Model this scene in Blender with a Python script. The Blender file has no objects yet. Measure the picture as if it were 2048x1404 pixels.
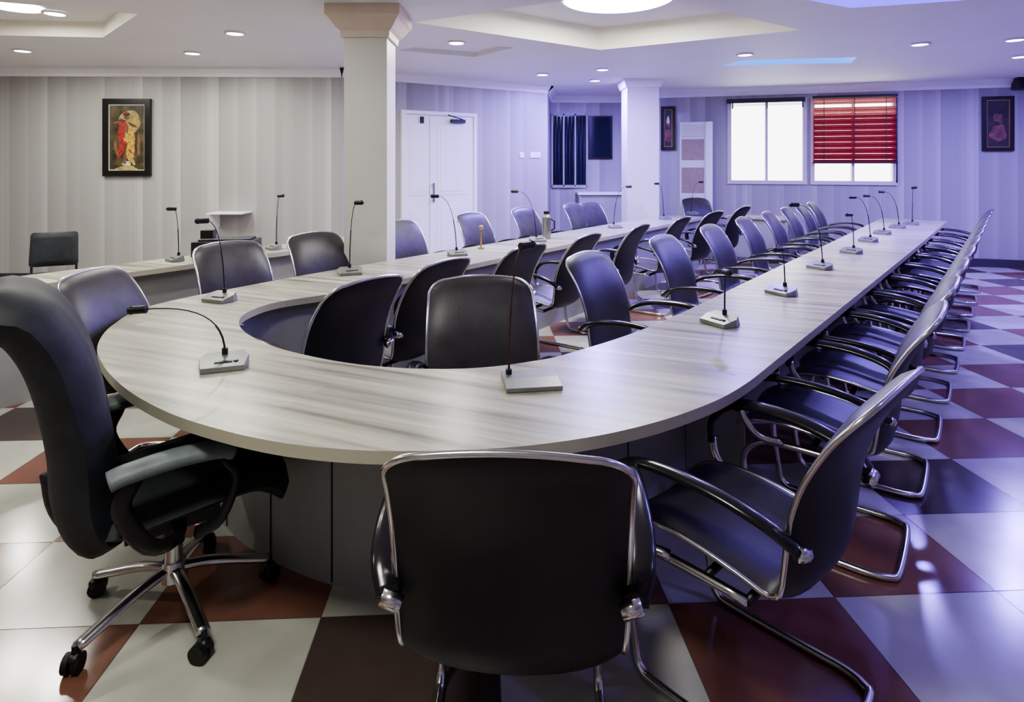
import bpy, math, random
from mathutils import Vector, Matrix
from mathutils.geometry import tessellate_polygon
random.seed(4)
scene = bpy.context.scene
F=1200.0; CH=1.5; HY=330.0; H=2.75
dx,dy=.611,.791          # table axis
def flr(px,py,z=0.0):
    D=F*(CH-z)/(py-HY); return ((px-1024)/F*D, D)
def uv(u,v): return (dx*u+dy*v, dy*u-dx*v)
def u_from(px,v):
    r=(px-1024)/F
    return v*(-dx*r-dy)/(dx-dy*r)

# ------------------------------------------------------------------ materials
def newmat(name):
    m=bpy.data.materials.new(name); m.use_nodes=True
    nt=m.node_tree; b=nt.nodes['Principled BSDF']; return m,nt,b
def mat(name,col,rough=.5,metal=0,emit=None,es=0,noise=0,nscale=20,spec=None,coat=0,bump=0):
    m,nt,b=newmat(name)
    b.inputs['Base Color'].default_value=(*col,1); b.inputs['Roughness'].default_value=rough
    b.inputs['Metallic'].default_value=metal
    if spec is not None: b.inputs['Specular IOR Level'].default_value=spec
    if coat: b.inputs['Coat Weight'].default_value=coat
    if emit:
        b.inputs['Emission Color'].default_value=(*emit,1); b.inputs['Emission Strength'].default_value=es
    if noise or bump:
        tc=nt.nodes.new('ShaderNodeTexCoord'); n=nt.nodes.new('ShaderNodeTexNoise'); n.inputs['Scale'].default_value=nscale
        nt.links.new(tc.outputs['Object'],n.inputs['Vector'])
        if noise:
            r=nt.nodes.new('ShaderNodeValToRGB')
            r.color_ramp.elements[0].position=.3; r.color_ramp.elements[1].position=.7
            r.color_ramp.elements[0].color=(*[c*(1-noise) for c in col],1)
            r.color_ramp.elements[1].color=(*[min(1,c*(1+noise)) for c in col],1)
            nt.links.new(n.outputs['Fac'],r.inputs[0]); nt.links.new(r.outputs[0],b.inputs['Base Color'])
        if bump:
            bp=nt.nodes.new('ShaderNodeBump'); bp.inputs['Strength'].default_value=bump; bp.inputs['Distance'].default_value=.002
            n2=nt.nodes.new('ShaderNodeTexNoise'); n2.inputs['Scale'].default_value=nscale*8
            nt.links.new(tc.outputs['Object'],n2.inputs['Vector'])
            nt.links.new(n2.outputs['Fac'],bp.inputs['Height']); nt.links.new(bp.outputs[0],b.inputs['Normal'])
    return m
M={}
M['leather']=mat('dark_grey_leather',(.046,.042,.044),.42,noise=.2,nscale=12,bump=.25)
M['leatherB']=mat('back_shell_black',(.008,.008,.009),.5,noise=.2,nscale=10)
M['fabric']=mat('charcoal_upholstery',(.012,.015,.018),.62,noise=.35,nscale=18,bump=.3)
M['chrome']=mat('brushed_chrome',(.66,.65,.64),.22,1.0,noise=.06)
M['armblk']=mat('glossy_black_plastic',(.014,.013,.015),.2)
M['armgrey']=mat('armrest_pad_grey',(.16,.19,.19),.5,noise=.15)
M['rubber']=mat('caster_rubber',(.01,.01,.01),.5)
M['silver']=mat('microphone_base_silver',(.22,.23,.21),.35,.3,noise=.08)
M['dark']=mat('black_plastic',(.012,.012,.014),.4)
M['bronze']=mat('dark_bronze',(.07,.035,.022),.4,.5)
M['white']=mat('white_paint',(.86,.86,.88),.45,noise=.02,nscale=3)
M['ceil']=mat('ceiling_paint',(.84,.84,.83),.6,noise=.015,nscale=2)
M['cream']=mat('cream_riser',(.86,.83,.72),.5,noise=.02,nscale=2)
M['col']=mat('column_paint',(.72,.71,.64),.45,noise=.03,nscale=3)
M['cap']=mat('capital_plaster',(.78,.66,.52),.5,noise=.04,nscale=6)
M['panel']=mat('modesty_panel_grey',(.33,.335,.32),.4,noise=.06,nscale=4)
M['base']=mat('dark_skirting',(.05,.045,.05),.35)
M['alu']=mat('window_frame_cream',(.62,.58,.54),.4)
M['frame']=mat('picture_frame_black',(.012,.010,.009),.3)
M['gold']=mat('gilt_liner',(.30,.22,.10),.35,.6)
M['mount']=mat('pale_mount',(.50,.52,.48),.5)
M['tan']=mat('tan_panel',(.40,.32,.27),.5,noise=.08)
M['brass']=mat('brass',(.5,.36,.15),.3,.8)
M['darkwin']=mat('tinted_glass',(.01,.013,.03),.12)
M['curtain']=mat('dark_curtain',(.022,.026,.045),.6,noise=.2,nscale=8)
M['redblind']=mat('red_blind_slat',(.34,.025,.035),.45,noise=.15)
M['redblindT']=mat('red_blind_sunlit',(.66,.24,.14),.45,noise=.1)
M['red']=mat('art_red',(.28,.03,.018),.5,noise=.5,nscale=40)
M['yellow']=mat('art_ochre',(.42,.27,.045),.5,noise=.55,nscale=30)
M['halo']=mat('art_halo',(.33,.26,.08),.5,noise=.4,nscale=12)
M['artbg']=mat('art_ground',(.055,.045,.02),.5,noise=.7,nscale=9)
M['artdark']=mat('art_umber',(.028,.018,.016),.5,noise=.6,nscale=6)
M['artskin']=mat('art_sienna',(.16,.07,.045),.5,noise=.5,nscale=14)
M['lampW']=mat('lamp_white',(1,1,1),.5,emit=(1,.98,.93),es=22)
M['lampP']=mat('lamp_violet',(.8,.8,1),.5,emit=(.45,.42,1),es=24)
M['glowV']=mat('violet_cove_glow',(.5,.45,1),.5,emit=(.20,.13,1),es=1.1)  # violet light put into the coffer surfaces as glow, its lamp is hidden
M['lampC']=mat('lamp_cyan',(.4,.6,1),.5,emit=(.12,.38,1),es=.8)
M['panelW']=mat('lamp_diffuser',(1,1,1),.5,emit=(1,1,.97),es=9)
M['ring']=mat('lamp_ring',(.8,.8,.82),.3)
M['switch']=mat('switch_plastic',(.75,.75,.72),.4)
M['steel']=mat('brushed_steel',(.4,.4,.36),.3,.9)

def wallpaper():
    m,nt,b=newmat('striped_wallpaper'); N=nt.nodes; L=nt.links
    tc=N.new('ShaderNodeTexCoord'); sx=N.new('ShaderNodeSeparateXYZ'); L.new(tc.outputs['Object'],sx.inputs[0])
    def stripes(w,off):
        a=N.new('ShaderNodeMath'); a.operation='MULTIPLY_ADD'; a.inputs[1].default_value=1/w; a.inputs[2].default_value=off
        L.new(sx.outputs['X'],a.inputs[0])
        f=N.new('ShaderNodeMath'); f.operation='FLOOR'; L.new(a.outputs[0],f.inputs[0])
        wn=N.new('ShaderNodeTexWhiteNoise'); wn.noise_dimensions='1D'; L.new(f.outputs[0],wn.inputs['W'])
        return a,wn
    a1,w1=stripes(.24,.3); a2,w2=stripes(.08,.7)
    fr=N.new('ShaderNodeMath'); fr.operation='FRACT'; L.new(a1.outputs[0],fr.inputs[0])
    add=N.new('ShaderNodeMath'); add.operation='MULTIPLY_ADD'; add.inputs[1].default_value=.42; L.new(w1.outputs['Value'],add.inputs[0])
    m2=N.new('ShaderNodeMath'); m2.operation='MULTIPLY'; m2.inputs[1].default_value=.22; L.new(w2.outputs['Value'],m2.inputs[0]); L.new(m2.outputs[0],add.inputs[2])
    ad3=N.new('ShaderNodeMath'); ad3.operation='MULTIPLY_ADD'; ad3.inputs[1].default_value=.34
    L.new(fr.outputs[0],ad3.inputs[0]); L.new(add.outputs[0],ad3.inputs[2])
    r=N.new('ShaderNodeValToRGB'); r.color_ramp.elements[0].color=(.29,.288,.275,1); r.color_ramp.elements[1].color=(.56,.555,.54,1)
    x=r.color_ramp.elements.new(.6); x.color=(.37,.365,.35,1)
    L.new(ad3.outputs[0],r.inputs[0]); L.new(r.outputs[0],b.inputs['Base Color'])
    b.inputs['Roughness'].default_value=.42
    return m
M['paper']=wallpaper()

def woodtop():
    m,nt,b=newmat('ash_laminate'); N=nt.nodes; L=nt.links
    tc=N.new('ShaderNodeTexCoord'); mp=N.new('ShaderNodeMapping'); mp.vector_type='TEXTURE'
    mp.inputs['Rotation'].default_value=(0,0,math.radians(-22)); mp.inputs['Scale'].default_value=(1.9,.085,1)
    L.new(tc.outputs['Object'],mp.inputs[0])
    n=N.new('ShaderNodeTexNoise'); n.inputs['Scale'].default_value=1.5; n.inputs['Detail'].default_value=4; n.inputs['Roughness'].default_value=.6
    L.new(mp.outputs[0],n.inputs['Vector'])
    r=N.new('ShaderNodeValToRGB'); e=r.color_ramp.elements
    e[0].position=.33; e[0].color=(.17,.16,.115,1); e[1].position=.56; e[1].color=(.44,.435,.335,1)
    x=e.new(.44); x.color=(.33,.325,.245,1); x=e.new(.72); x.color=(.56,.56,.45,1)
    L.new(n.outputs['Fac'],r.inputs[0])
    mp2=N.new('ShaderNodeMapping'); mp2.vector_type='TEXTURE'; mp2.inputs['Rotation'].default_value=(0,0,math.radians(-22)); mp2.inputs['Scale'].default_value=(1.0,.9,1)
    L.new(tc.outputs['Object'],mp2.inputs[0])
    bt=N.new('ShaderNodeTexBrick'); bt.inputs['Scale'].default_value=1; bt.inputs['Mortar Size'].default_value=0
    bt.inputs['Color1'].default_value=(.78,.78,.77,1); bt.inputs['Color2'].default_value=(1.1,1.1,1.08,1)
    bt.inputs['Brick Width'].default_value=.9; bt.inputs['Row Height'].default_value=.08
    L.new(mp2.outputs[0],bt.inputs['Vector'])
    mx=N.new('ShaderNodeMix'); mx.data_type='RGBA'; mx.blend_type='MULTIPLY'; mx.inputs[0].default_value=1
    L.new(r.outputs[0],mx.inputs[6]); L.new(bt.outputs[0],mx.inputs[7]); L.new(mx.outputs[2],b.inputs['Base Color'])
    b.inputs['Roughness'].default_value=.3
    return m
M['wood']=woodtop()
M['edge']=mat('laminate_edge',(.44,.42,.32),.4,noise=.06,nscale=6)
def tile(name,col,r=.17):
    m=mat(name,col,r,noise=.10,nscale=5); return m
M['tileW']=tile('tile_ivory',(.50,.50,.43)); M['tileR']=tile('tile_terracotta',(.21,.098,.068)); M['tileD']=tile('tile_umber',(.085,.06,.052))
M['grout']=mat('grout',(.12,.10,.09),.6)

# ------------------------------------------------------------------ mesh builder
class MB:
    def __init__(s): s.v=[]; s.f=[]; s.m=[]; s.sm=[]; s.names=[]
    def mi(s,n):
        if n not in s.names: s.names.append(n)
        return s.names.index(n)
    def add(s,vs,fs,m,smooth=False,T=None):
        o=len(s.v)
        for p in vs:
            p=Vector(p)
            if T is not None: p=T@p
            s.v.append(p)
        k=s.mi(m)
        for f in fs: s.f.append([i+o for i in f]); s.m.append(k); s.sm.append(smooth)
    def box(s,x0,x1,y0,y1,z0,z1,m,T=None):
        vs=[(x,y,z) for z in (z0,z1) for y in (y0,y1) for x in (x0,x1)]
        s.add(vs,[(0,2,3,1),(4,5,7,6),(0,1,5,4),(2,6,7,3),(0,4,6,2),(1,3,7,5)],m,False,T)
    def prism(s,pts,z0,z1,m,ms=None,T=None):
        n=len(pts); vs=[(p[0],p[1],z0) for p in pts]+[(p[0],p[1],z1) for p in pts]
        tri=tessellate_polygon([[Vector((p[0],p[1],0)) for p in pts]])
        fs=[]
        for t in tri:
            a,b,c=[Vector((pts[i][0],pts[i][1])) for i in t]
            ccw=(b-a).cross(c-a)>0
            t=tuple(t) if ccw else (t[0],t[2],t[1])
            fs.append([i+n for i in t]); fs.append([t[0],t[2],t[1]])
        s.add(vs,fs,m,False,T)
        area=sum(pts[i][0]*pts[(i+1)%n][1]-pts[(i+1)%n][0]*pts[i][1] for i in range(n))
        sf=[]
        for i in range(n):
            j=(i+1)%n
            sf.append((i,j,j+n,i+n) if area>0 else (j,i,i+n,j+n))
        s.add(vs,sf,ms or m,False,T)
    def cyl(s,c,r,z0,z1,m,n=20,r1=None,T=None,smooth=True):
        r1=r if r1 is None else r1
        vs=[(c[0]+r*math.cos(2*math.pi*i/n),c[1]+r*math.sin(2*math.pi*i/n),z0) for i in range(n)]
        vs+=[(c[0]+r1*math.cos(2*math.pi*i/n),c[1]+r1*math.sin(2*math.pi*i/n),z1) for i in range(n)]
        s.add(vs,[(i,(i+1)%n,(i+1)%n+n,i+n) for i in range(n)],m,smooth,T)
        s.add(vs,[list(range(n))[::-1],[i+n for i in range(n)]],m,False,T)
    def tube(s,path,r,m,n=8,closed=False,ry=None,up=None,T=None):
        path=[Vector(p) for p in path]; N=len(path); ry=ry or r
        prev=None; rings=[]
        for i,p in enumerate(path):
            a=path[(i-1)%N] if (closed or i>0) else p
            b=path[(i+1)%N] if (closed or i<N-1) else p
            t=(b-a).normalized()
            if up is not None: ref=Vector(up)
            elif prev is None: ref=Vector((0,0,1)) if abs(t.z)<.9 else Vector((1,0,0))
            else: ref=prev
            x=(ref-t*ref.dot(t))
            if x.length<1e-5: x=Vector((1,0,0))-t*t.x
            x.normalize(); y=t.cross(x); prev=x
            rings.append([p+x*(r*math.cos(2*math.pi*k/n))+y*(ry*math.sin(2*math.pi*k/n)) for k in range(n)])
        vs=[q for R in rings for q in R]; fs=[]
        for i in range(N if closed else N-1):
            j=(i+1)%N
            for k in range(n):
                l=(k+1)%n; fs.append((i*n+k,i*n+l,j*n+l,j*n+k))
        if not closed: fs.append(list(range(n))[::-1]); fs.append([(N-1)*n+k for k in range(n)])
        s.add(vs,fs,m,True,T)
    def ball(s,c,r,m,n=12,sc=(1,1,1),T=None):
        vs=[];fs=[]; k=n//2
        for i in range(k+1):
            th=math.pi*i/k
            for j in range(n):
                ph=2*math.pi*j/n
                vs.append((c[0]+sc[0]*r*math.sin(th)*math.cos(ph),c[1]+sc[1]*r*math.sin(th)*math.sin(ph),c[2]+sc[2]*r*math.cos(th)))
        for i in range(k):
            for j in range(n):
                l=(j+1)%n; fs.append((i*n+j,(i+1)*n+j,(i+1)*n+l,i*n+l))
        s.add(vs,fs,m,True,T)
    def mesh(s,name):
        me=bpy.data.meshes.new(name); me.from_pydata(s.v,[],s.f)
        for n in s.names: me.materials.append(M[n])
        for i,p in enumerate(me.polygons): p.material_index=s.m[i]; p.use_smooth=s.sm[i]
        me.validate(); me.update(); return me
    def build(s,name,mw=None,bevel=0):
        return place(s.mesh(name),name,mw,bevel)
def place(me,name,mw=None,bevel=0):
    o=bpy.data.objects.new(name,me); scene.collection.objects.link(o)
    if mw is not None: o.matrix_world=mw
    if bevel:
        b=o.modifiers.new('bevel','BEVEL'); b.width=bevel; b.segments=2; b.limit_method='ANGLE'; b.angle_limit=math.radians(40)
    return o
def tr(x,y,z=0,f=None,rot=0):
    if f is not None: rot=math.atan2(f[1],f[0])-math.pi/2
    return Matrix.Translation((x,y,z))@Matrix.Rotation(rot,4,'Z')
def cr(pts,n=8,closed=False):
    out=[]; N=len(pts); P=[Vector(p) for p in pts]
    for i in range(N if closed else N-1):
        p0=P[(i-1)%N] if (closed or i>0) else P[0]*2-P[1]
        p1=P[i]; p2=P[(i+1)%N]
        p3=P[(i+2)%N] if (closed or i<N-2) else P[-1]*2-P[-2]
        for k in range(n):
            t=k/n
            out.append(.5*((2*p1)+(p2-p0)*t+(2*p0-5*p1+4*p2-p3)*t*t+(3*p1-p0-3*p2+p3)*t**3))
    if not closed: out.append(P[-1])
    return out

# ------------------------------------------------------------------ room
C=[(-8.5,-1.5),(-8.5,7.6),(-2.2,7.75),(.56,9.5),(.7,10.9),(2.35,10.9),(2.35,10.2),(9.5,8.07),(2.2,-1.5)]
wn=['wall_west','wall_left','wall_door_side','wall_alcove_return','wall_alcove','wall_alcove_end','wall_far','wall_right','wall_rear']
def wallmat(i):
    p0=Vector(C[i]); p1=Vector(C[(i+1)%len(C)]); d=p1-p0
    return p0,d.length,d.normalized(),Matrix.Translation((p0.x,p0.y,0))@Matrix.Rotation(math.atan2(d.y,d.x),4,'Z')
def on(i,px,py=None):
    p0,L,d,_=wallmat(i); r=(px-1024)/F
    t=(r*p0.y-p0.x)/(d.x-r*d.y); D=p0.y+t*d.y
    return (t, CH+(HY-py)*D/F if py is not None else None)
winL=[on(6,1460)[0],on(6,1608)[0]]; winR=[on(6,1626)[0],on(6,1788)[0]]
wz0=on(6,1620,364)[1]; wz1=on(6,1620,200)[1]
for i,n in enumerate(wn):
    p0,L,d,mw=wallmat(i); b=MB()
    if i==6:
        xs=[0,winL[0],winL[1],winR[0],winR[1],L]; zs=[0,wz0,wz1,H]
        for a in range(5):
            for c in range(3):
                if c==1 and a in(1,3): continue
                b.box(xs[a],xs[a+1],0,.15,zs[c],zs[c+1],'paper')
    else: b.box(0,L,0,.12,0,H,'paper')
    b.build(n,mw)
    b=MB(); prof=[(0,H-.12),(-.02,H-.12),(-.03,H-.08),(-.09,H-.03),(-.10,H),(0,H)]
    vs=[(x,y,z) for x in(0,L) for y,z in prof]; k=len(prof)
    b.add(vs,[(q,(q+1)%k,(q+1)%k+k,q+k) for q in range(k)],'white'); b.build('trim_%d'%(i+1),mw)
    b=MB(); b.box(0,L,-.015,0,0,.12,'base'); b.build('baseboard_'+n[5:],mw)

def inside(x,y,mg=.6):
    c=False; n=len(C)
    for i in range(n):
        x0,y0=C[i]; x1,y1=C[(i+1)%n]
        if (y0>y)!=(y1>y) and x<(x1-x0)*(y-y0)/(y1-y0)+x0: c=not c
    return c
b=MB(); ang=math.radians(3); ox,oy=-.633,1.99; TX,TY=.585,.46
T0=Matrix.Translation((ox,oy,0))@Matrix.Rotation(ang,4,'Z')
for i in range(-16,22):
    for j in range(-11,24):
        c=T0@Vector(((i+.5)*TX,(j+.5)*TY,0))
        ok=any(inside(c.x+ex,c.y+ey) for ex in(-.3,0,.3) for ey in(-.3,0,.3))
        if not ok: continue
        m='tileW' if (i+j)%2==0 else ('tileD' if i%4==0 else 'tileR')
        g=.0015
        b.add([(i*TX+g,j*TY+g,0),((i+1)*TX-g,j*TY+g,0),((i+1)*TX-g,(j+1)*TY-g,0),(i*TX+g,(j+1)*TY-g,0)],[(0,1,2,3)],m,False,T0)
b.prism([(x,y) for x,y in C],-.05,-.001,'grout')
b.build('floor')

# ceiling with coffers
cof=[[(-.85,5.26),(.956,6.52),(2.67,5.56),(.86,4.3)],
     [(-5.3,5.75),(-4.01,5.88),(-3.1,4.97),(-4.6,4.3)],
     [(2.65,7.55),(4.15,7.35),(4.0,6.95),(2.75,7.15)],
     [(2.05,4.45),(2.7,4.78),(3.45,4.55),(2.9,3.9)],
     [(-1.25,6.55),(-.43,6.95),(.03,6.38),(-.7,6.1)],
     [(-2.2,.2),(-1,1.4),(.6,1.0),(-.6,-.4)]]  # last coffer is an addition out of view, holds a fill lamp
dep=[.24,.15,.05,.15,.05,.2]
loops=[[Vector((x,y,0)) for x,y in C]]+[[Vector((x,y,0)) for x,y in c] for c in cof]
flat=[p for l in loops for p in l]
b=MB(); b.add([(p.x,p.y,H) for p in flat],[tuple(t) for t in tessellate_polygon(loops)],'ceil')
for c,dp,k in zip(cof,dep,range(9)):
    rm=['cream','cream','lampC','glowV','ceil','cream'][k]; tm=['ceil','ceil','lampC','glowV','ceil','ceil'][k]
    vs=[(x,y,H) for x,y in c]+[(x,y,H+dp) for x,y in c]
    b.add(vs,[(i,(i+1)%4,(i+1)%4+4,i+4) for i in range(4)],rm); b.add(vs,[(4,5,6,7)],tm)
b.prism([(x,y) for x,y in C],H+.3,H+.33,'ceil')
b.build('ceiling')

def area(name,x,y,z,size,power,col,parent=None,shape='DISK'):
    l=bpy.data.lights.new(name,'AREA'); l.shape=shape; l.size=size; l.energy=power; l.color=col
    o=bpy.data.objects.new(name,l); scene.collection.objects.link(o); o.location=(x,y,z)
    if parent: o.parent=parent; o.matrix_parent_inverse=parent.matrix_world.inverted()
    return o
WH=(1,.98,.90); PU=(.29,.20,1.0)
def downlight(x,y,purple,power):
    b=MB(); n=24
    b.cyl((x,y),.07,H-.014,H-.004,'lampP' if purple else 'lampW',n)
    pth=[(x+.082*math.cos(2*math.pi*i/n),y+.082*math.sin(2*math.pi*i/n),H-.006) for i in range(n)]
    b.tube(pth,.013,'ring',6,closed=True)
    o=b.build('ceiling_downlight')
    area('bulb',x,y,H-.022,.14,power,PU if purple else WH,o)
for px,py in [(110,25),(45,100),(470,65),(385,105),(913,84),(1085,148)]:
    x,y=flr(px,py,H); y=min(y,7.2) if px<600 else y
    downlight(x,y,False,26 if px<1000 else 4)
for px,py in [(1205,138),(1190,160),(1490,108),(1840,87),(2030,78),(2040,112)]:
    x,y=flr(px,py,H); downlight(x,y,True,80 if py<150 else 160)
for x,y,p,w in [(-3.6,1.6,0,26),(-5.8,3.5,0,26),(2.4,1.3,1,16),(-1.8,3.4,0,18),(3.7,3.0,1,34),(6.6,6.8,1,75)]:  # extra downlights added out of view, mostly as fill light
    downlight(x,y,p,w)
def panel(x,y,z,r,power,col,m='panelW'):
    b=MB(); b.cyl((x,y),r,z-.03,z,m,40); b.cyl((x,y),r+.03,z-.02,z+.005,'ring',40)
    o=b.build('ceiling_panel_lamp'); area('bulb',x,y,z-.04,r*1.8,power,col,o)
panel(.93,5.28,H+.235,.48,85,(1,.98,.94))
panel(-4.3,5.2,H+.145,.2,30,WH)
panel(-.8,.5,H+.195,.3,40,WH)  # added fill lamp, out of view above the foreground

# columns
def column(cx,cy,w,cap):
    b=MB(); h=w/2
    b.box(cx-h,cx+h,cy-h,cy+h,0,H,'col')
    prof=[(h+.001,H-.24),(h+.02,H-.24),(h+.025,H-.19),(h+.05,H-.17),(h+.10,H-.10),(h+.12,H-.08),(h+.12,H)] if cap else [(h+.001,H-.12),(h+.02,H-.12),(h+.05,H-.04),(h+.06,H)]
    m='cap' if cap else 'white'
    vs=[]
    for r,z in prof: vs+=[(cx-r,cy-r,z),(cx+r,cy-r,z),(cx+r,cy+r,z),(cx-r,cy+r,z)]
    fs=[(k*4+i,k*4+(i+1)%4,(k+1)*4+(i+1)%4,(k+1)*4+i) for k in range(len(prof)-1) for i in range(4)]
    b.add(vs,fs,m); b.box(cx-h-.012,cx+h+.012,cy-h-.012,cy+h+.012,0,.12,'base')
    b.build('column')
column(-1.16,4.92,.34,True)
column(1.90,8.92,.46,False)

# ------------------------------------------------------------------ windows / doors / wall items
mwf=wallmat(6)[3]
def window(name,x0,x1,blind):
    b=MB(); z0,z1=wz0,wz1; t=.04
    for a in [(x0-t,x1+t,z0-t,z0+.02),(x0-t,x1+t,z1-.02,z1+t)]: b.box(a[0],a[1],-.03,.08,a[2],a[3],'alu')
    for a in [(x0-t,x0+.02),(x1-.02,x1+t),((x0+x1)/2-.018,(x0+x1)/2+.018)]: b.box(a[0],a[1],-.025,.075,z0+.02,z1-.02,'alu')
    b.build(name,mwf)
window('window_1',*winL,False); window('window_2',*winR,True)
b=MB(); x0,x1=winR; zb=on(6,1700,322)[1]
b.box(x0-.02,x1+.02,-.12,-.07,wz1+.01,wz1+.05,'dark')
n=22
for k in range(n):
    z=wz1-.02-(wz1-.02-zb)*k/(n-1)
    if k in (2,): continue
    Tm=Matrix.Translation((0,-.09,z))@Matrix.Rotation(math.radians(-50),4,'X')
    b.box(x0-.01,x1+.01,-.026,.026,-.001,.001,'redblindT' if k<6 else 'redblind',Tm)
    if k%2==0: b.box(x0-.01,x1+.01,-.030,-.026,-.003,.003,'frame',Tm)  # black edge strips stand in for shadow lines between slats
b.box(x0-.02,x1+.02,-.115,-.085,zb-.04,zb-.015,'dark')
for q in (.12,.5,.88): b.box(x0+(x1-x0)*q-.004,x0+(x1-x0)*q+.004,-.118,-.114,zb-.02,wz1,'dark')
b.box(x1-.0,x1+.02,-.1,-.09,wz0,wz1,'dark')
b.build('red_venetian_blind',mwf)
b=MB(); b.box(winL[0]-.06,winL[1],-.12,-.07,wz1-.03,wz1+.04,'dark')
for q in (.03,.5,.97): b.box(winL[0]+(winL[1]-winL[0])*q-.01,winL[0]+(winL[1]-winL[0])*q+.01,-.1,-.08,wz1-.12,wz1-.03,'dark')
for k in range(3): b.box(winL[0],winL[1]-.02,-.11,-.075,wz1-.04-.012*(k+1),wz1-.036-.012*(k+1),'tan')
b.build('raised_window_blind',mwf)

# door
mwd=wallmat(2)[3]; a0,dz=on(2,808,228); a1,_=on(2,945,228); dz=2.2; am=on(2,857)[0]
b=MB(); b.box(a0-.05,a0,-.05,-.001,0,dz+.05,'white'); b.box(a1,a1+.05,-.05,-.001,0,dz+.05,'white'); b.box(a0,a1,-.05,-.001,dz,dz+.05,'white')
for u0,u1 in [(a0+.004,am-.004),(am+.004,a1-.004)]:
    b.box(u0,u1,-.035,-.001,.01,dz-.005,'white')
    w=u1-u0
    for z0,z1 in [(.15,.95),(1.08,dz-.14)]:
        b.box(u0+w*.16,u1-w*.16,-.040,-.035,z0,z1,'white')
        b.box(u0+w*.24,u1-w*.24,-.045,-.040,z0+.05,z1-.05,'white')
b.box(am+.03,am+.055,-.09,-.075,.98,1.25,'steel'); b.box(am+.035,am+.05,-.08,-.035,1.0,1.02,'steel'); b.box(am+.035,am+.05,-.08,-.035,1.21,1.23,'steel')
b.box(a1-.38,a1-.16,-.09,-.035,dz-.10,dz-.05,'dark'); b.tube([(a1-.2,-.08,dz-.05),(a1-.34,-.14,dz-.03),(a1-.42,-.05,dz+.01)],.008,'dark',6)
b.box(a0+.22,a0+.27,-.06,-.035,dz-.12,dz-.03,'dark')
b.build('door_1',mwd)
for px in (1043,1070):
    x,z=on(2,px,310); b=MB(); w=.045 if px==1043 else .10
    b.box(x-w,x+w,-.012,0,z-.045,z+.045,'switch')
    for k in range(1 if w<.05 else 3): b.box(x-w+.02+.06*k,x-w+.05+.06*k,-.018,-.012,z-.02,z+.02,'white')
    b.build('light_switch',mwd,.003)

def picture(name,wi,px0,px1,py0,py1,kind):
    mw=wallmat(wi)[3]; x0=on(wi,px0)[0]; x1=on(wi,px1)[0]; pm=(px0+px1)/2
    z1=on(wi,pm,py0)[1]; z0=on(wi,pm,py1)[1]; b=MB(); f=.07 if kind==0 else .05
    B=-.002
    def Y(x0,x1,z0,z1,y0,y1,m): b.box(x0,x1,y0,y1,z0,z1,m)
    Y(x0,x1,z0,z0+f,-.045,B,'frame');Y(x0,x1,z1-f,z1,-.045,B,'frame');Y(x0,x0+f,z0+f,z1-f,-.045,B,'frame');Y(x1-f,x1,z0+f,z1-f,-.045,B,'frame')
    g=f+.014
    Y(x0+f,x1-f,z0+f,z1-f,-.03,B,'mount' if kind==0 else 'gold')
    Y(x0+g,x1-g,z0+g,z1-g,-.032,-.03,'artbg' if kind==0 else 'artdark')
    W_=x1-x0; Hh=z1-z0
    def blob(u,v,ru,rv,m,y,rot=0,j=.12):
        n=26; c=(x0+u*W_,z0+v*Hh); vs=[]
        for i in range(n):
            a=2*math.pi*i/n; rr=1+j*math.sin(3*a+u*20)+j*.6*math.sin(5*a+v*30)
            X=ru*W_*math.cos(a)*rr; Z=rv*Hh*math.sin(a)*rr
            vs.append((c[0]+X*math.cos(rot)-Z*math.sin(rot),-y,c[1]+X*math.sin(rot)+Z*math.cos(rot)))
        b.add(vs,[list(range(n))],m)
    if kind==0:
        blob(.56,.70,.23,.15,'halo',.0325,j=.04)
        blob(.50,.10,.22,.03,'halo',.0325); blob(.5,.16,.09,.03,'mount',.0328)
        blob(.44,.56,.13,.17,'red',.0335,.1); blob(.40,.40,.06,.16,'red',.0337,-.15)
        blob(.58,.47,.10,.17,'yellow',.034,.1); blob(.56,.30,.07,.12,'yellow',.0342); blob(.62,.22,.05,.08,'halo',.0344,.3)
        blob(.46,.24,.04,.10,'artskin',.0345); blob(.50,.60,.035,.05,'artskin',.035)
        blob(.50,.765,.055,.040,'artskin',.0352); blob(.50,.80,.075,.022,'artdark',.0355); blob(.48,.825,.04,.02,'red',.0357)
        blob(.34,.70,.13,.016,'artskin',.0356,.25); blob(.62,.66,.10,.02,'artskin',.0357,-.5); blob(.38,.72,.14,.006,'artdark',.036,-.15)
        for q in range(7): blob(.42+.04*q,.52-.05*q,.02,.025,'halo' if q%2 else 'red',.0362,.4)
        blob(.28,.35,.04,.12,'artskin',.0326,.2); blob(.75,.4,.03,.15,'artskin',.0326)
    else:
        blob(.5,.62,.15,.12,'artskin',.0325); blob(.5,.33,.26,.16,'artskin',.0323); blob(.52,.73,.2,.06,'artdark',.033); blob(.45,.5,.12,.04,'artdark',.0332)
        if kind==2: blob(.5,.68,.1,.09,'mount',.034)
    b.build(name,mw)
picture('framed_painting',1,209,304,198,352,0)
picture('framed_painting',6,1963,2026,193,302,1)
picture('framed_painting',6,1322,1351,213,300,2)

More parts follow.
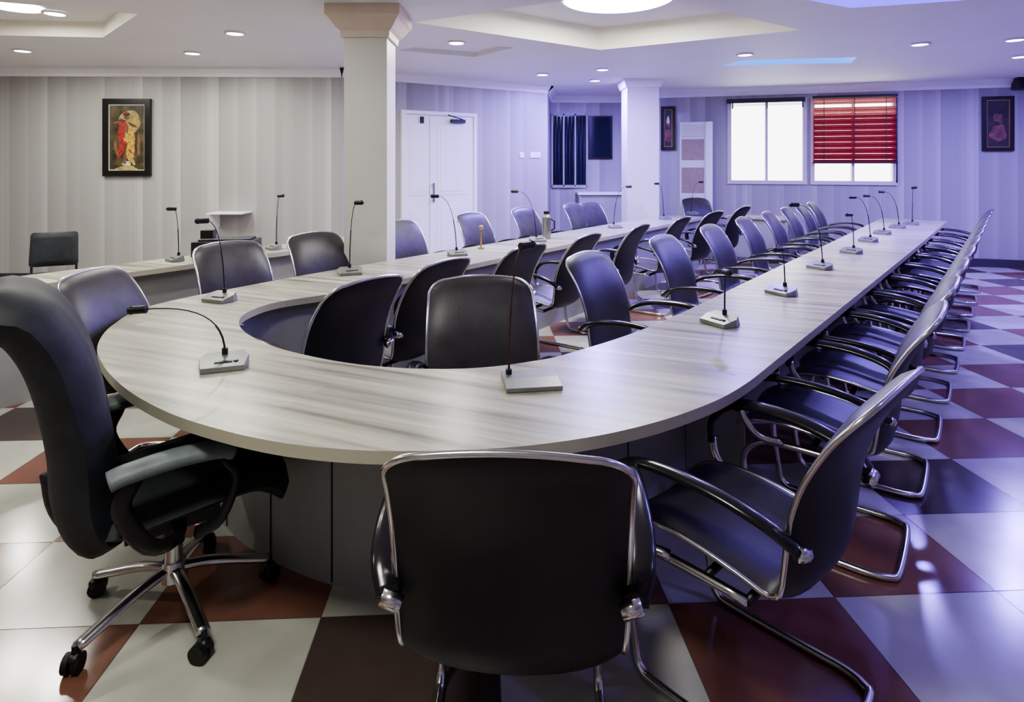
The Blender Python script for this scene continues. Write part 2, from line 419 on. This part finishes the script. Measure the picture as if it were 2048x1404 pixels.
# alcove
mwa=wallmat(4)[3]; b=MB(); x0=on(4,1104)[0]; x1=on(4,1173)[0]; z1=on(4,1140,228)[1]; z0=on(4,1140,372)[1]
b.box(x0,x1,-.02,-.001,z0,z1,'darkwin')
for x in [x0,x0+(x1-x0)/3,x0+2*(x1-x0)/3,x1]: b.box(x-.015,x+.015,-.05,-.001,z0,z1,'panel')
b.box(x0,x1,-.05,-.001,z1-.03,z1+.02,'panel'); b.box(x0,x1,-.05,-.001,z0-.03,z0+.02,'panel')
for k in range(9):
    xx=x0+.05+(x1-x0-.1)*k/8; b.tube([(xx,-.03,z0+.04),(xx+.01,-.03,z1-.05)],.02,'curtain',6)
b.build('window_3',mwa)
b=MB(); x0=on(4,1176)[0]; x1=on(4,1224)[0]; z1=on(4,1200,232)[1]; z0=on(4,1200,318)[1]
b.box(x0,x1,-.04,-.001,z0,z1,'frame'); b.box(x0+.03,x1-.03,-.043,-.04,z0+.03,z1-.03,'darkwin'); b.build('black_notice_board',mwa)
b=MB(); b.box(.45,1.35,-.45,-.02,.98,1.02,'white'); b.box(.47,.5,-.43,-.03,0,.98,'panel'); b.box(1.3,1.33,-.43,-.03,0,.98,'panel'); b.box(.5,1.3,-.40,-.37,.1,.98,'panel'); b.build('side_counter',mwa)

# standing air conditioner
xa=on(6,1360)[0]; xb=on(6,1424)[0]; b=MB()
z1=on(6,1390,240)[1]-.05
b.box(xa,xb,-.26,-.02,0,z1,'white')
b.box(xa+.03,xb-.13,-.27,-.26,z1-.62,z1-.28,'tan'); b.box(xa+.03,xb-.13,-.27,-.26,z1-1.15,z1-.74,'tan')
for k in range(7): b.box(xa+.03,xb-.13,-.275,-.255,z1-.06-.03*k,z1-.05-.03*k,'switch')
b.box(xb-.11,xb,-.30,-.26,.0,z1,'white'); b.box(xa-.01,xb+.01,-.29,-.01,0,.08,'panel')
b.build('standing_air_conditioner',mwf,.01)
b=MB(); x,z=on(6,2040,165); b.box(x-.12,x+.16,-.22,-.02,z-.11,z+.1,'dark'); b.cyl((0,0),.06,0,.01,'rubber',18,T=Matrix.Translation((x,-.22,z))@Matrix.Rotation(math.pi/2,4,'X')); b.build('wall_speaker',mwf,.01)
b=MB(); x,z=on(1,470,425); b.box(x-.22,x+.22,-.30,-.001,z,z+.015,'white')
T9=Matrix.Translation((x-.2,0,z))@Matrix(((0,0,1,0),(1,0,0,0),(0,1,0,0),(0,0,0,1)))
b.prism([(-.28,0),(-.002,0),(-.002,-.18)],-.01,.01,'white',T=T9); b.build('wall_shelf',wallmat(1)[3])

# ------------------------------------------------------------------ U table
ZT=.75
oc=[(300,612),(228,648),(196,688),(205,728),(250,776),(330,822),(430,856),(550,883),(680,898),(800,902),(950,899),(1100,886),(1250,860),(1380,822),(1480,775)]
ic=[(560,603),(500,622),(478,642),(490,664),(540,690),(620,712),(720,729),(830,737),(950,736),(1060,723),(1150,703)]
outer=[uv(8.6,-3.70),uv(6.5,-3.68),uv(4.2,-3.66),uv(2.8,-3.64),uv(1.9,-3.58)]+[flr(px,py,ZT) for px,py in oc]+[uv(2.6,-.60),uv(4.2,-.53),uv(7,-.41),uv(9.9,-.30)]
inner=[uv(8.6,-3.10),uv(6.5,-3.07),uv(4.2,-3.04),uv(3.0,-3.0),uv(2.2,-2.97)]+[flr(px,py,ZT) for px,py in ic]+[uv(2.7,-1.19),uv(4.2,-1.16),uv(7,-1.1),uv(9.9,-1.05)]
O=cr([(x,y,0) for x,y in outer],8); I=cr([(x,y,0) for x,y in inner],8)
poly=[(p.x,p.y) for p in O]+[(p.x,p.y) for p in I[::-1]]
b=MB(); b.prism(poly,ZT-.036,ZT,'wood','edge')
def seam(p,q):
    p=Vector(p);q=Vector(q); d=(q-p).normalized(); n=Vector((-d.y,d.x))*.0018
    b.add([(*(p+n),ZT+.0006),(*(p-n),ZT+.0006),(*(q-n),ZT+.0006),(*(q+n),ZT+.0006)],[(0,1,2,3)],'panel')
seam(flr(1275,704,ZT),flr(1478,752,ZT)); seam(flr(292,622,ZT),flr(488,650,ZT)); seam(flr(462,580,ZT),flr(566,600,ZT))
for u in (4.4,6.4,8.3): seam(uv(u,-.53+(u-4.2)*.04),uv(u,-1.15)); seam(uv(u-.4,-3.04),uv(u-.4,-3.66))
def offs(path,d):
    out=[]
    for i,p in enumerate(path):
        a=path[max(i-1,0)]; c=path[min(i+1,len(path)-1)]; t=(c-a).normalized()
        out.append(p+Vector((t.y,-t.x,0))*d)
    return out
R1=offs(I,.10); R2=offs(I,.13)
if (R1[len(R1)//2]-O[len(O)//2]).length>(I[len(I)//2]-O[len(O)//2]).length: R1=offs(I,-.10); R2=offs(I,-.13)
b.prism([(p.x,p.y) for p in R1]+[(p.x,p.y) for p in R2[::-1]],.0,ZT-.036,'panel')
for k in range(6,len(R2)-4,9):
    p=R2[k]; t=(R2[k+1]-R2[k-1]).normalized()
    Tm=Matrix.Translation(p)@Matrix.Rotation(math.atan2(t.y,t.x),4,'Z')
    b.box(-.004,.004,-.003,.003,.01,ZT-.04,'dark',Tm)
for k in (3,14,26,len(O)-24,len(O)-14,len(O)-4):
    p=O[k]; q=min(R2,key=lambda a:(a-p).length); dd=(p-q)
    t=dd.normalized(); Tm=Matrix.Translation(q)@Matrix.Rotation(math.atan2(t.y,t.x),4,'Z')
    b.box(0,dd.length*.55,-.012,.012,0,ZT-.036,'panel',Tm)
b.build('conference_table',bevel=.004)

b=MB(); D0=[uv(-1.0,-4.56),uv(4.3,-4.80),uv(4.3,-5.26),uv(-1.0,-5.0)]
b.prism(D0,ZT-.036,ZT,'wood','edge')
b.prism([uv(-.95,-4.66),uv(4.25,-4.90),uv(4.25,-4.93),uv(-.95,-4.69)],0,ZT-.036,'panel')
for u in (-.9,1.6,4.2): b.prism([uv(u,-4.68-.02*u),uv(u+.03,-4.68-.02*u),uv(u+.03,-5.0-.03*u),uv(u,-5.0-.03*u)],0,ZT-.036,'panel')
b.build('side_desk',bevel=.004)

# ------------------------------------------------------------------ chairs
def shell(b,prof,halfw,thick,m_front,m_back,rc=.09,rim=.011,curv=.03,na=14,ns=5,crown=.0,fadecurv=False):
    P=cr([(0,y,z) for y,z in prof],ns)
    L=[0]
    for i in range(1,len(P)): L.append(L[-1]+(P[i]-P[i-1]).length)
    tot=L[-1]
    def at(s):
        for i in range(1,len(P)):
            if L[i]>=s: 
                t=(s-L[i-1])/(L[i]-L[i-1]+1e-9); return P[i-1].lerp(P[i],t)
        return P[-1]
    ss=[rc*(1-math.cos(math.pi/2*k/6)) for k in range(6)]
    nmid=28; ss+=[rc+(tot-2*rc)*k/nmid for k in range(nmid+1)]
    ss+=[tot-rc*(1-math.cos(math.pi/2*k/6)) for k in range(5,-1,-1)]
    rowsF=[];rowsB=[];edgeL=[];edgeR=[]
    for s in ss:
        c=at(s); a=at(max(s-.01,0)); d=at(min(s+.01,tot)); t=(d-a).normalized(); n=Vector((0,t.z,-t.y))
        e=min(s,tot-s); w=halfw(s/tot)
        if e<rc: w=w-rc+math.sqrt(max(rc*rc-(rc-e)**2,0))
        top=max(0,1-(tot-s)/.12)**2
        cv=curv*(1-(1.0 if fadecurv else 0)*max(0,1-(tot-s)/.35))
        rf=[];rb=[]
        for k in range(na+1):
            q=-1+2*k/na; q=math.sin(q*math.pi/2)
            fall=(1-abs(q)**5)*min(1,(e/.05+.0))**.6
            base=c+Vector((q*w,0,0))+n*(cv*q*q)+t*(crown*top*(1-q*q))
            rf.append(base+n*(thick*.6*fall)); rb.append(base-n*(thick*.4*fall))
        rowsF.append(rf);rowsB.append(rb); edgeL.append(rf[0]);edgeR.append(rf[-1])
    R=len(ss); W=na+1
    for rows,m,fl in((rowsF,m_front,False),(rowsB,m_back,True)):
        vs=[p for r in rows for p in r]; fs=[]
        for i in range(R-1):
            for k in range(na):
                f=(i*W+k,i*W+k+1,(i+1)*W+k+1,(i+1)*W+k); fs.append(f[::-1] if fl else f)
        b.add(vs,fs,m,True)
    if rim:
        top=rowsF[-1]; bot=rowsF[0]
        path=edgeL+top[1:-1]+edgeR[::-1]+bot[1:-1][::-1]
        b.tube(path,rim,'chrome',7,closed=True)
def visitor_chair():
    b=MB()
    prof=[(.27,.400),(.24,.430),(.15,.452),(.02,.445),(-.10,.425),(-.18,.415),(-.232,.45),(-.25,.54),(-.262,.65),(-.285,.75),(-.335,.86),(-.405,.965)]
    shell(b,prof,lambda t:.232+.016*math.sin(min(1,max(0,(t-.35)/.65))*math.pi*.95),.045,'leather','leatherB',rim=.0075,crown=.014,fadecurv=True,rc=.085)
    for sx in(-1,1):
        X=.278*sx
        arm=cr([(X*.92,-.255,.60),(X*1.02,-.19,.645),(X*1.06,-.06,.675),(X*1.07,.10,.68),(X*1.06,.20,.655),(X*1.03,.255,.59),(X*.98,.25,.52)],5)
        b.tube(arm,.014,'armblk',10,ry=.030)
        b.tube(cr([(X*.98,.25,.535),(X*.97,.235,.48),(X*.93,.18,.422),(X*.84,.10,.41)],4),.015,'chrome',8)
        b.tube([(X*.97,-.262,.60),(X*.82,-.262,.585)],.018,'chrome',8)
    x=.225; pts=[(-x,-.12,.395),(-x,.10,.397),(-x,.19,.385),(-x,.245,.33),(-x,.25,.26),(-x,.225,.08),(-x,.205,.03),(-x,.15,.015),(-x,-.1,.014),(-x,-.20,.014),(-x+.02,-.255,.014),(-x+.07,-.28,.014)]
    L=pts+[(-p[0],p[1],p[2]) for p in pts[::-1]]
    b.tube(cr(L,4),.0135,'chrome',8)
    b.tube([(-.225,.0,.395),(.225,.0,.395)],.012,'dark',6); b.tube([(-.225,-.12,.395),(.225,-.12,.395)],.012,'dark',6)
    return b.mesh('visitor_chair')
VC=visitor_chair()
def vchair(x,y,f): place(VC,'conference_chair',tr(x,y,0,f))
p=(dy,-dx); npp=(-dy,dx)
vchair(0.01,1.50,(.05,1))
vchair(.68,1.76,(-.68,.73))
for u in (2.75,3.45,4.15,4.85,5.55,6.25,6.95,7.65,8.35,9.1):
    v=-.53+(u-2)*.04; vchair(*uv(u,v),npp)
vchair(-.10,2.42,(.12,-.99))
for u in (3.1,4.2,5.2,6.15,7.05,7.85,8.6,9.3): vchair(*uv(u,-1.45),p)
for k,px in enumerate((700,880,1050,1170,1275,1362,1430,1487)):
    u=u_from(px,-2.35); x,y=uv(u,-2.72); j=random.uniform(-.08,.08)
    if k==0: x,y=uv(1.78,-2.62)
    vchair(x,y,(npp[0]+j,npp[1]+j))
vchair(-1.70,2.97,(1,-.02))
for px,v in ((450,-4.06),(622,-4.1),(790,-4.35),(935,-4.42),(1040,-4.45),(1140,-4.4)):
    u=u_from(px,v); vchair(*uv(u,v+.42),p)
vchair(1.36,8.22,(.7,-.7)); 
vchair(3.0,9.22,(.2,-.98)); 

# low black chair behind the side desk
b=MB()
shell(b,[(.2,.40),(.17,.43),(.02,.435),(-.12,.43),(-.2,.425)],lambda t:.205,.04,'fabric','dark',rc=.05,rim=0,curv=.008)
shell(b,[(-.215,.50),(-.225,.60),(-.24,.70),(-.26,.83)],lambda t:.20-.008*t,.035,'fabric','leatherB',rc=.03,rim=0,curv=.02)
for sx in(-.18,.18):
    b.tube(cr([(sx,-.25,.78),(sx,-.235,.60),(sx,-.21,.42),(sx,-.24,0.0)],3),.011,'dark',8); b.tube([(sx,.17,.41),(sx,.19,0)],.011,'dark',8); b.tube([(sx,-.21,.40),(sx,.17,.40)],.010,'dark',8)
b.build('low_black_chair',tr((98-1024)/F*5.75,5.75,0,(.45,-.9)))

def exec_chair():
    b=MB()
    prof=[(-.17,.36),(-.235,.40),(-.268,.50),(-.275,.62),(-.295,.75),(-.325,.88),(-.36,.97),(-.405,1.035),(-.46,1.045),(-.485,1.005)]
    shell(b,prof,lambda t:.262-.02*t,.17,'fabric','fabric',rc=.07,rim=0,curv=.03)
    b.tube([(-.2,-.32,.97),(-.1,-.335,.975),(.1,-.335,.975),(.2,-.32,.97)],.055,'fabric',12)
    prof=[(.28,.36),(.27,.41),(.20,.44),(.05,.43),(-.12,.415),(-.24,.41)]
    shell(b,prof,lambda t:.265,.12,'fabric','fabric',rc=.07,rim=0,curv=.012)
    b.box(-.13,.13,-.15,.12,.325,.37,'dark')
    b.tube(cr([(0,-.1,.35),(0,-.25,.36),(0,-.31,.44),(0,-.33,.56)],4),.03,'dark',8,ry=.012)
    for sx in(-1,1):
        X=.31*sx
        b.tube(cr([(X,-.20,.615),(X,-.16,.625),(X,-.04,.635),(X,.08,.63),(X,.12,.615)],4),.026,'armgrey',12,ry=.042)
        b.tube(cr([(X,-.14,.61),(X*.98,-.17,.52),(X*.95,-.10,.39),(X*.75,-.02,.355),(X*.4,0,.345)],4),.016,'dark',8,ry=.026)
        b.tube(cr([(X,.09,.60),(X,.13,.53),(X*.95,.09,.41),(X*.8,.03,.36)],4),.014,'dark',8,ry=.022)
    b.cyl((0,0),.028,.13,.34,'chrome',14); b.cyl((0,0),.045,.10,.16,'chrome',16,r1=.035); b.cyl((0,0),.034,.22,.34,'dark',14)
    for k in range(5):
        a=math.radians(8+72*k); c,s=math.cos(a),math.sin(a); q=.95
        b.tube(cr([(0,0,.135),(.12*c*q,.12*s*q,.125),(.24*c*q,.24*s*q,.095),(.315*c*q,.315*s*q,.075)],4),.014,'chrome',8,ry=.021)
        x,y=.32*c*q,.32*s*q
        b.cyl((x,y),.009,.05,.085,'dark',8)
        for o in(-.014,.014):
            Tm=Matrix.Translation((x+.01*s,y-.01*c,.028))@Matrix.Rotation(a+.6,4,'Z')@Matrix.Rotation(math.pi/2,4,'X')
            b.cyl((0,0),.028,o-.009,o+.009,'rubber',16,T=Tm)
        b.ball((x,y,.045),.022,'dark',10,(1,1,.8))
    return b.mesh('executive_chair')
place(exec_chair(),'executive_swivel_chair',tr(-1.15,2.04,0,(.80,.60)))

# ------------------------------------------------------------------ microphones
def mic(x,y,rot,head,base=(.17,.115),z=ZT,bend=.65,flat=False,nc='dark'):
    b=MB(); w,d=base[0]/2,base[1]/2
    h0,h1=(.018,.045) if not flat else (.014,.022)
    vs=[(-w*.85,-d,0),(w*.85,-d,0),(w,d*.2,0),(w*.8,d,0),(-w*.8,d,0),(-w,d*.2,0),
        (-w*.85,-d,h0),(w*.85,-d,h0),(w,d*.2,h1*.8),(w*.75,d*.85,h1),(-w*.75,d*.85,h1),(-w,d*.2,h1*.8)]
    if flat: vs=[(-w,-d,0),(w,-d,0),(w,0,0),(w,d,0),(-w,d,0),(-w,0,0),(-w,-d,h0),(w,-d,h0),(w,0,h1),(w,d,h1),(-w,d,h1),(-w,0,h1)]
    b.add(vs,[(5,4,3,2,1,0),(6,7,8,11),(11,8,9,10)]+[(i,(i+1)%6,(i+1)%6+6,i+6) for i in range(6)],'silver')
    if not flat:
        b.box(-.03,.03,-d*.55,-d*.25,h0+.006,h0+.011,'dark')
        b.cyl((w*.5,-d*.4),.009,h0,h0+.012,'dark',10)
    R=Matrix.Rotation(-rot,4,'Z'); hd=R@Vector(head); s=Vector((0 if not flat else -w*.75,d*.55,h1-.004))
    m_=Vector((s.x+(hd.x-s.x)*.12,s.y+(hd.y-s.y)*.12,s.z+(hd.z-s.z)*bend*1.6))
    if bend>.9: m_=Vector((s.x*.9,s.y,hd.z*1.05+.02))
    path=[s*(1-t)**2+m_*2*t*(1-t)+hd*t*t for t in [k/12 for k in range(13)]]
    b.cyl((s.x,s.y),.011,h1-.006,h1+.018,'dark',10)
    b.tube(path,.0028,nc,6); b.tube(path[:5],.0042,nc,6)
    t=(path[-1]-path[-2]).normalized()
    b.tube([hd-t*.02,hd-t*.012,hd+t*.012,hd+t*.034,hd+t*.04],.0155,'dark',10); b.ball(hd+t*.035,.017,'dark',10)
    b.build('conference_microphone',tr(x,y,z+.0015,rot=rot),.003)
def hd(px,py,D,x,y):
    return ((px-1024)/F*D-x, D-y, CH+(HY-py)*D/F-ZT)
x,y=flr(448,735,ZT); mic(x,y,math.radians(20),hd(282,620,y+.02,x,y),bend=.97)
x,y=flr(440,602,ZT); mic(x,y,math.radians(-20),hd(409,442,y-.05,x,y))
x,y=flr(1062,768,ZT); mic(x,y,math.radians(8),(-.02,.08,.46),base=(.19,.15),flat=True,nc='bronze')
for px,py,hx,hy in ((1440,648,1452,545),(1563,588,1560,500),(1640,537,1592,410),(1703,506,1700,430),(1737,483,1708,395),(1765,468,1735,392),(1795,456,1765,384),(1822,450,1827,376)):
    x,y=flr(px,py,ZT)
    mic(x,y,math.radians(-60),hd(hx,max(hy,330+.27*F/y),y,x,y))
for px,hx,hy in ((700,715,399),(915,873,382),(1075,1032,374),(1230,1255,352),(1330,1315,345),(1385,1400,345)):
    u=u_from(px,-3.4); x,y=uv(u,-3.4); mic(x,y,math.radians(20),hd(hx,max(hy,330+.26*F/y),y,x,y))
for px,hx,hy in ((350,347,418),(547,560,392)):
    u=u_from(px,-4.95); x,y=uv(u,-4.95); mic(x,y,math.radians(-40),hd(hx,hy,y,x,y),base=(.15,.1))
u=u_from(455,-4.98); x,y=uv(u,-4.98); b=MB()
b.box(-.24,.24,-.14,.14,.0,.12,'dark'); b.box(-.23,.23,-.145,-.14,.02,.1,'rubber'); b.box(-.2,.2,-.1,.12,.12,.135,'rubber'); b.box(-.22,-.12,.02,.12,.13,.2,'dark')
for k in range(6): b.cyl((-.18+.07*k,0),.012,0,.01,'silver',10,T=Matrix.Translation((0,-.145,.06))@Matrix.Rotation(math.pi/2,4,'X'))
b.build('audio_control_console',tr(x,y,ZT+.001,rot=math.radians(10)),.006)
x,y=uv(u_from(1093,-3.45),-3.45); b=MB()
b.cyl((0,0),.045,0,.22,'steel',18); b.cyl((0,0),.045,.22,.25,'steel',18,r1=.03); b.cyl((0,0),.03,.25,.28,'dark',14); b.tube([(.045,0,.08),(.08,0,.1),(.08,0,.18),(.045,0,.20)],.008,'dark',6); b.build('thermos_flask',tr(x,y,ZT+.001))
x,y=uv(u_from(962,-3.5),-3.5); b=MB(); b.cyl((0,0),.03,0,.012,'brass',14); b.cyl((0,0),.008,.01,.17,'brass',8); b.ball((0,0,.19),.022,'brass'); b.build('brass_desk_ornament',tr(x,y,ZT+.001))
b=MB(); b.box(-.45,.45,-.22,.22,.715,.75,'wood'); 
for sx in(-.4,.4): b.box(sx-.02,sx+.02,-.2,.2,0,.715,'panel')
b.box(-.4,.4,-.18,-.16,.15,.715,'panel'); b.build('end_table',tr(*uv(9.2,-2.5),rot=math.radians(-37)),.004)

# ------------------------------------------------------------------ world + camera
w=bpy.data.worlds.new('sky'); scene.world=w; w.use_nodes=True
nt=w.node_tree; bg=nt.nodes['Background']; sky=nt.nodes.new('ShaderNodeTexSky'); sky.sky_type='HOSEK_WILKIE'; sky.turbidity=6
mx=nt.nodes.new('ShaderNodeMix'); mx.data_type='RGBA'; mx.inputs[0].default_value=.85; mx.inputs[7].default_value=(1,1,1,1)
nt.links.new(sky.outputs[0],mx.inputs[6]); nt.links.new(mx.outputs[2],bg.inputs[0]); bg.inputs[1].default_value=5
cam=bpy.data.cameras.new('camera'); co=bpy.data.objects.new('camera',cam); scene.collection.objects.link(co)
co.location=(0,0,CH); co.rotation_euler=(math.pi/2,0,0); cam.sensor_width=36; cam.lens=36*F/2048; cam.shift_y=-(702-HY)/2048; cam.clip_start=.05
scene.camera=co
scene.view_settings.view_transform='AgX'
try: scene.view_settings.look='AgX - Medium High Contrast'
except Exception as e: print(e)
scene.view_settings.exposure=0.05
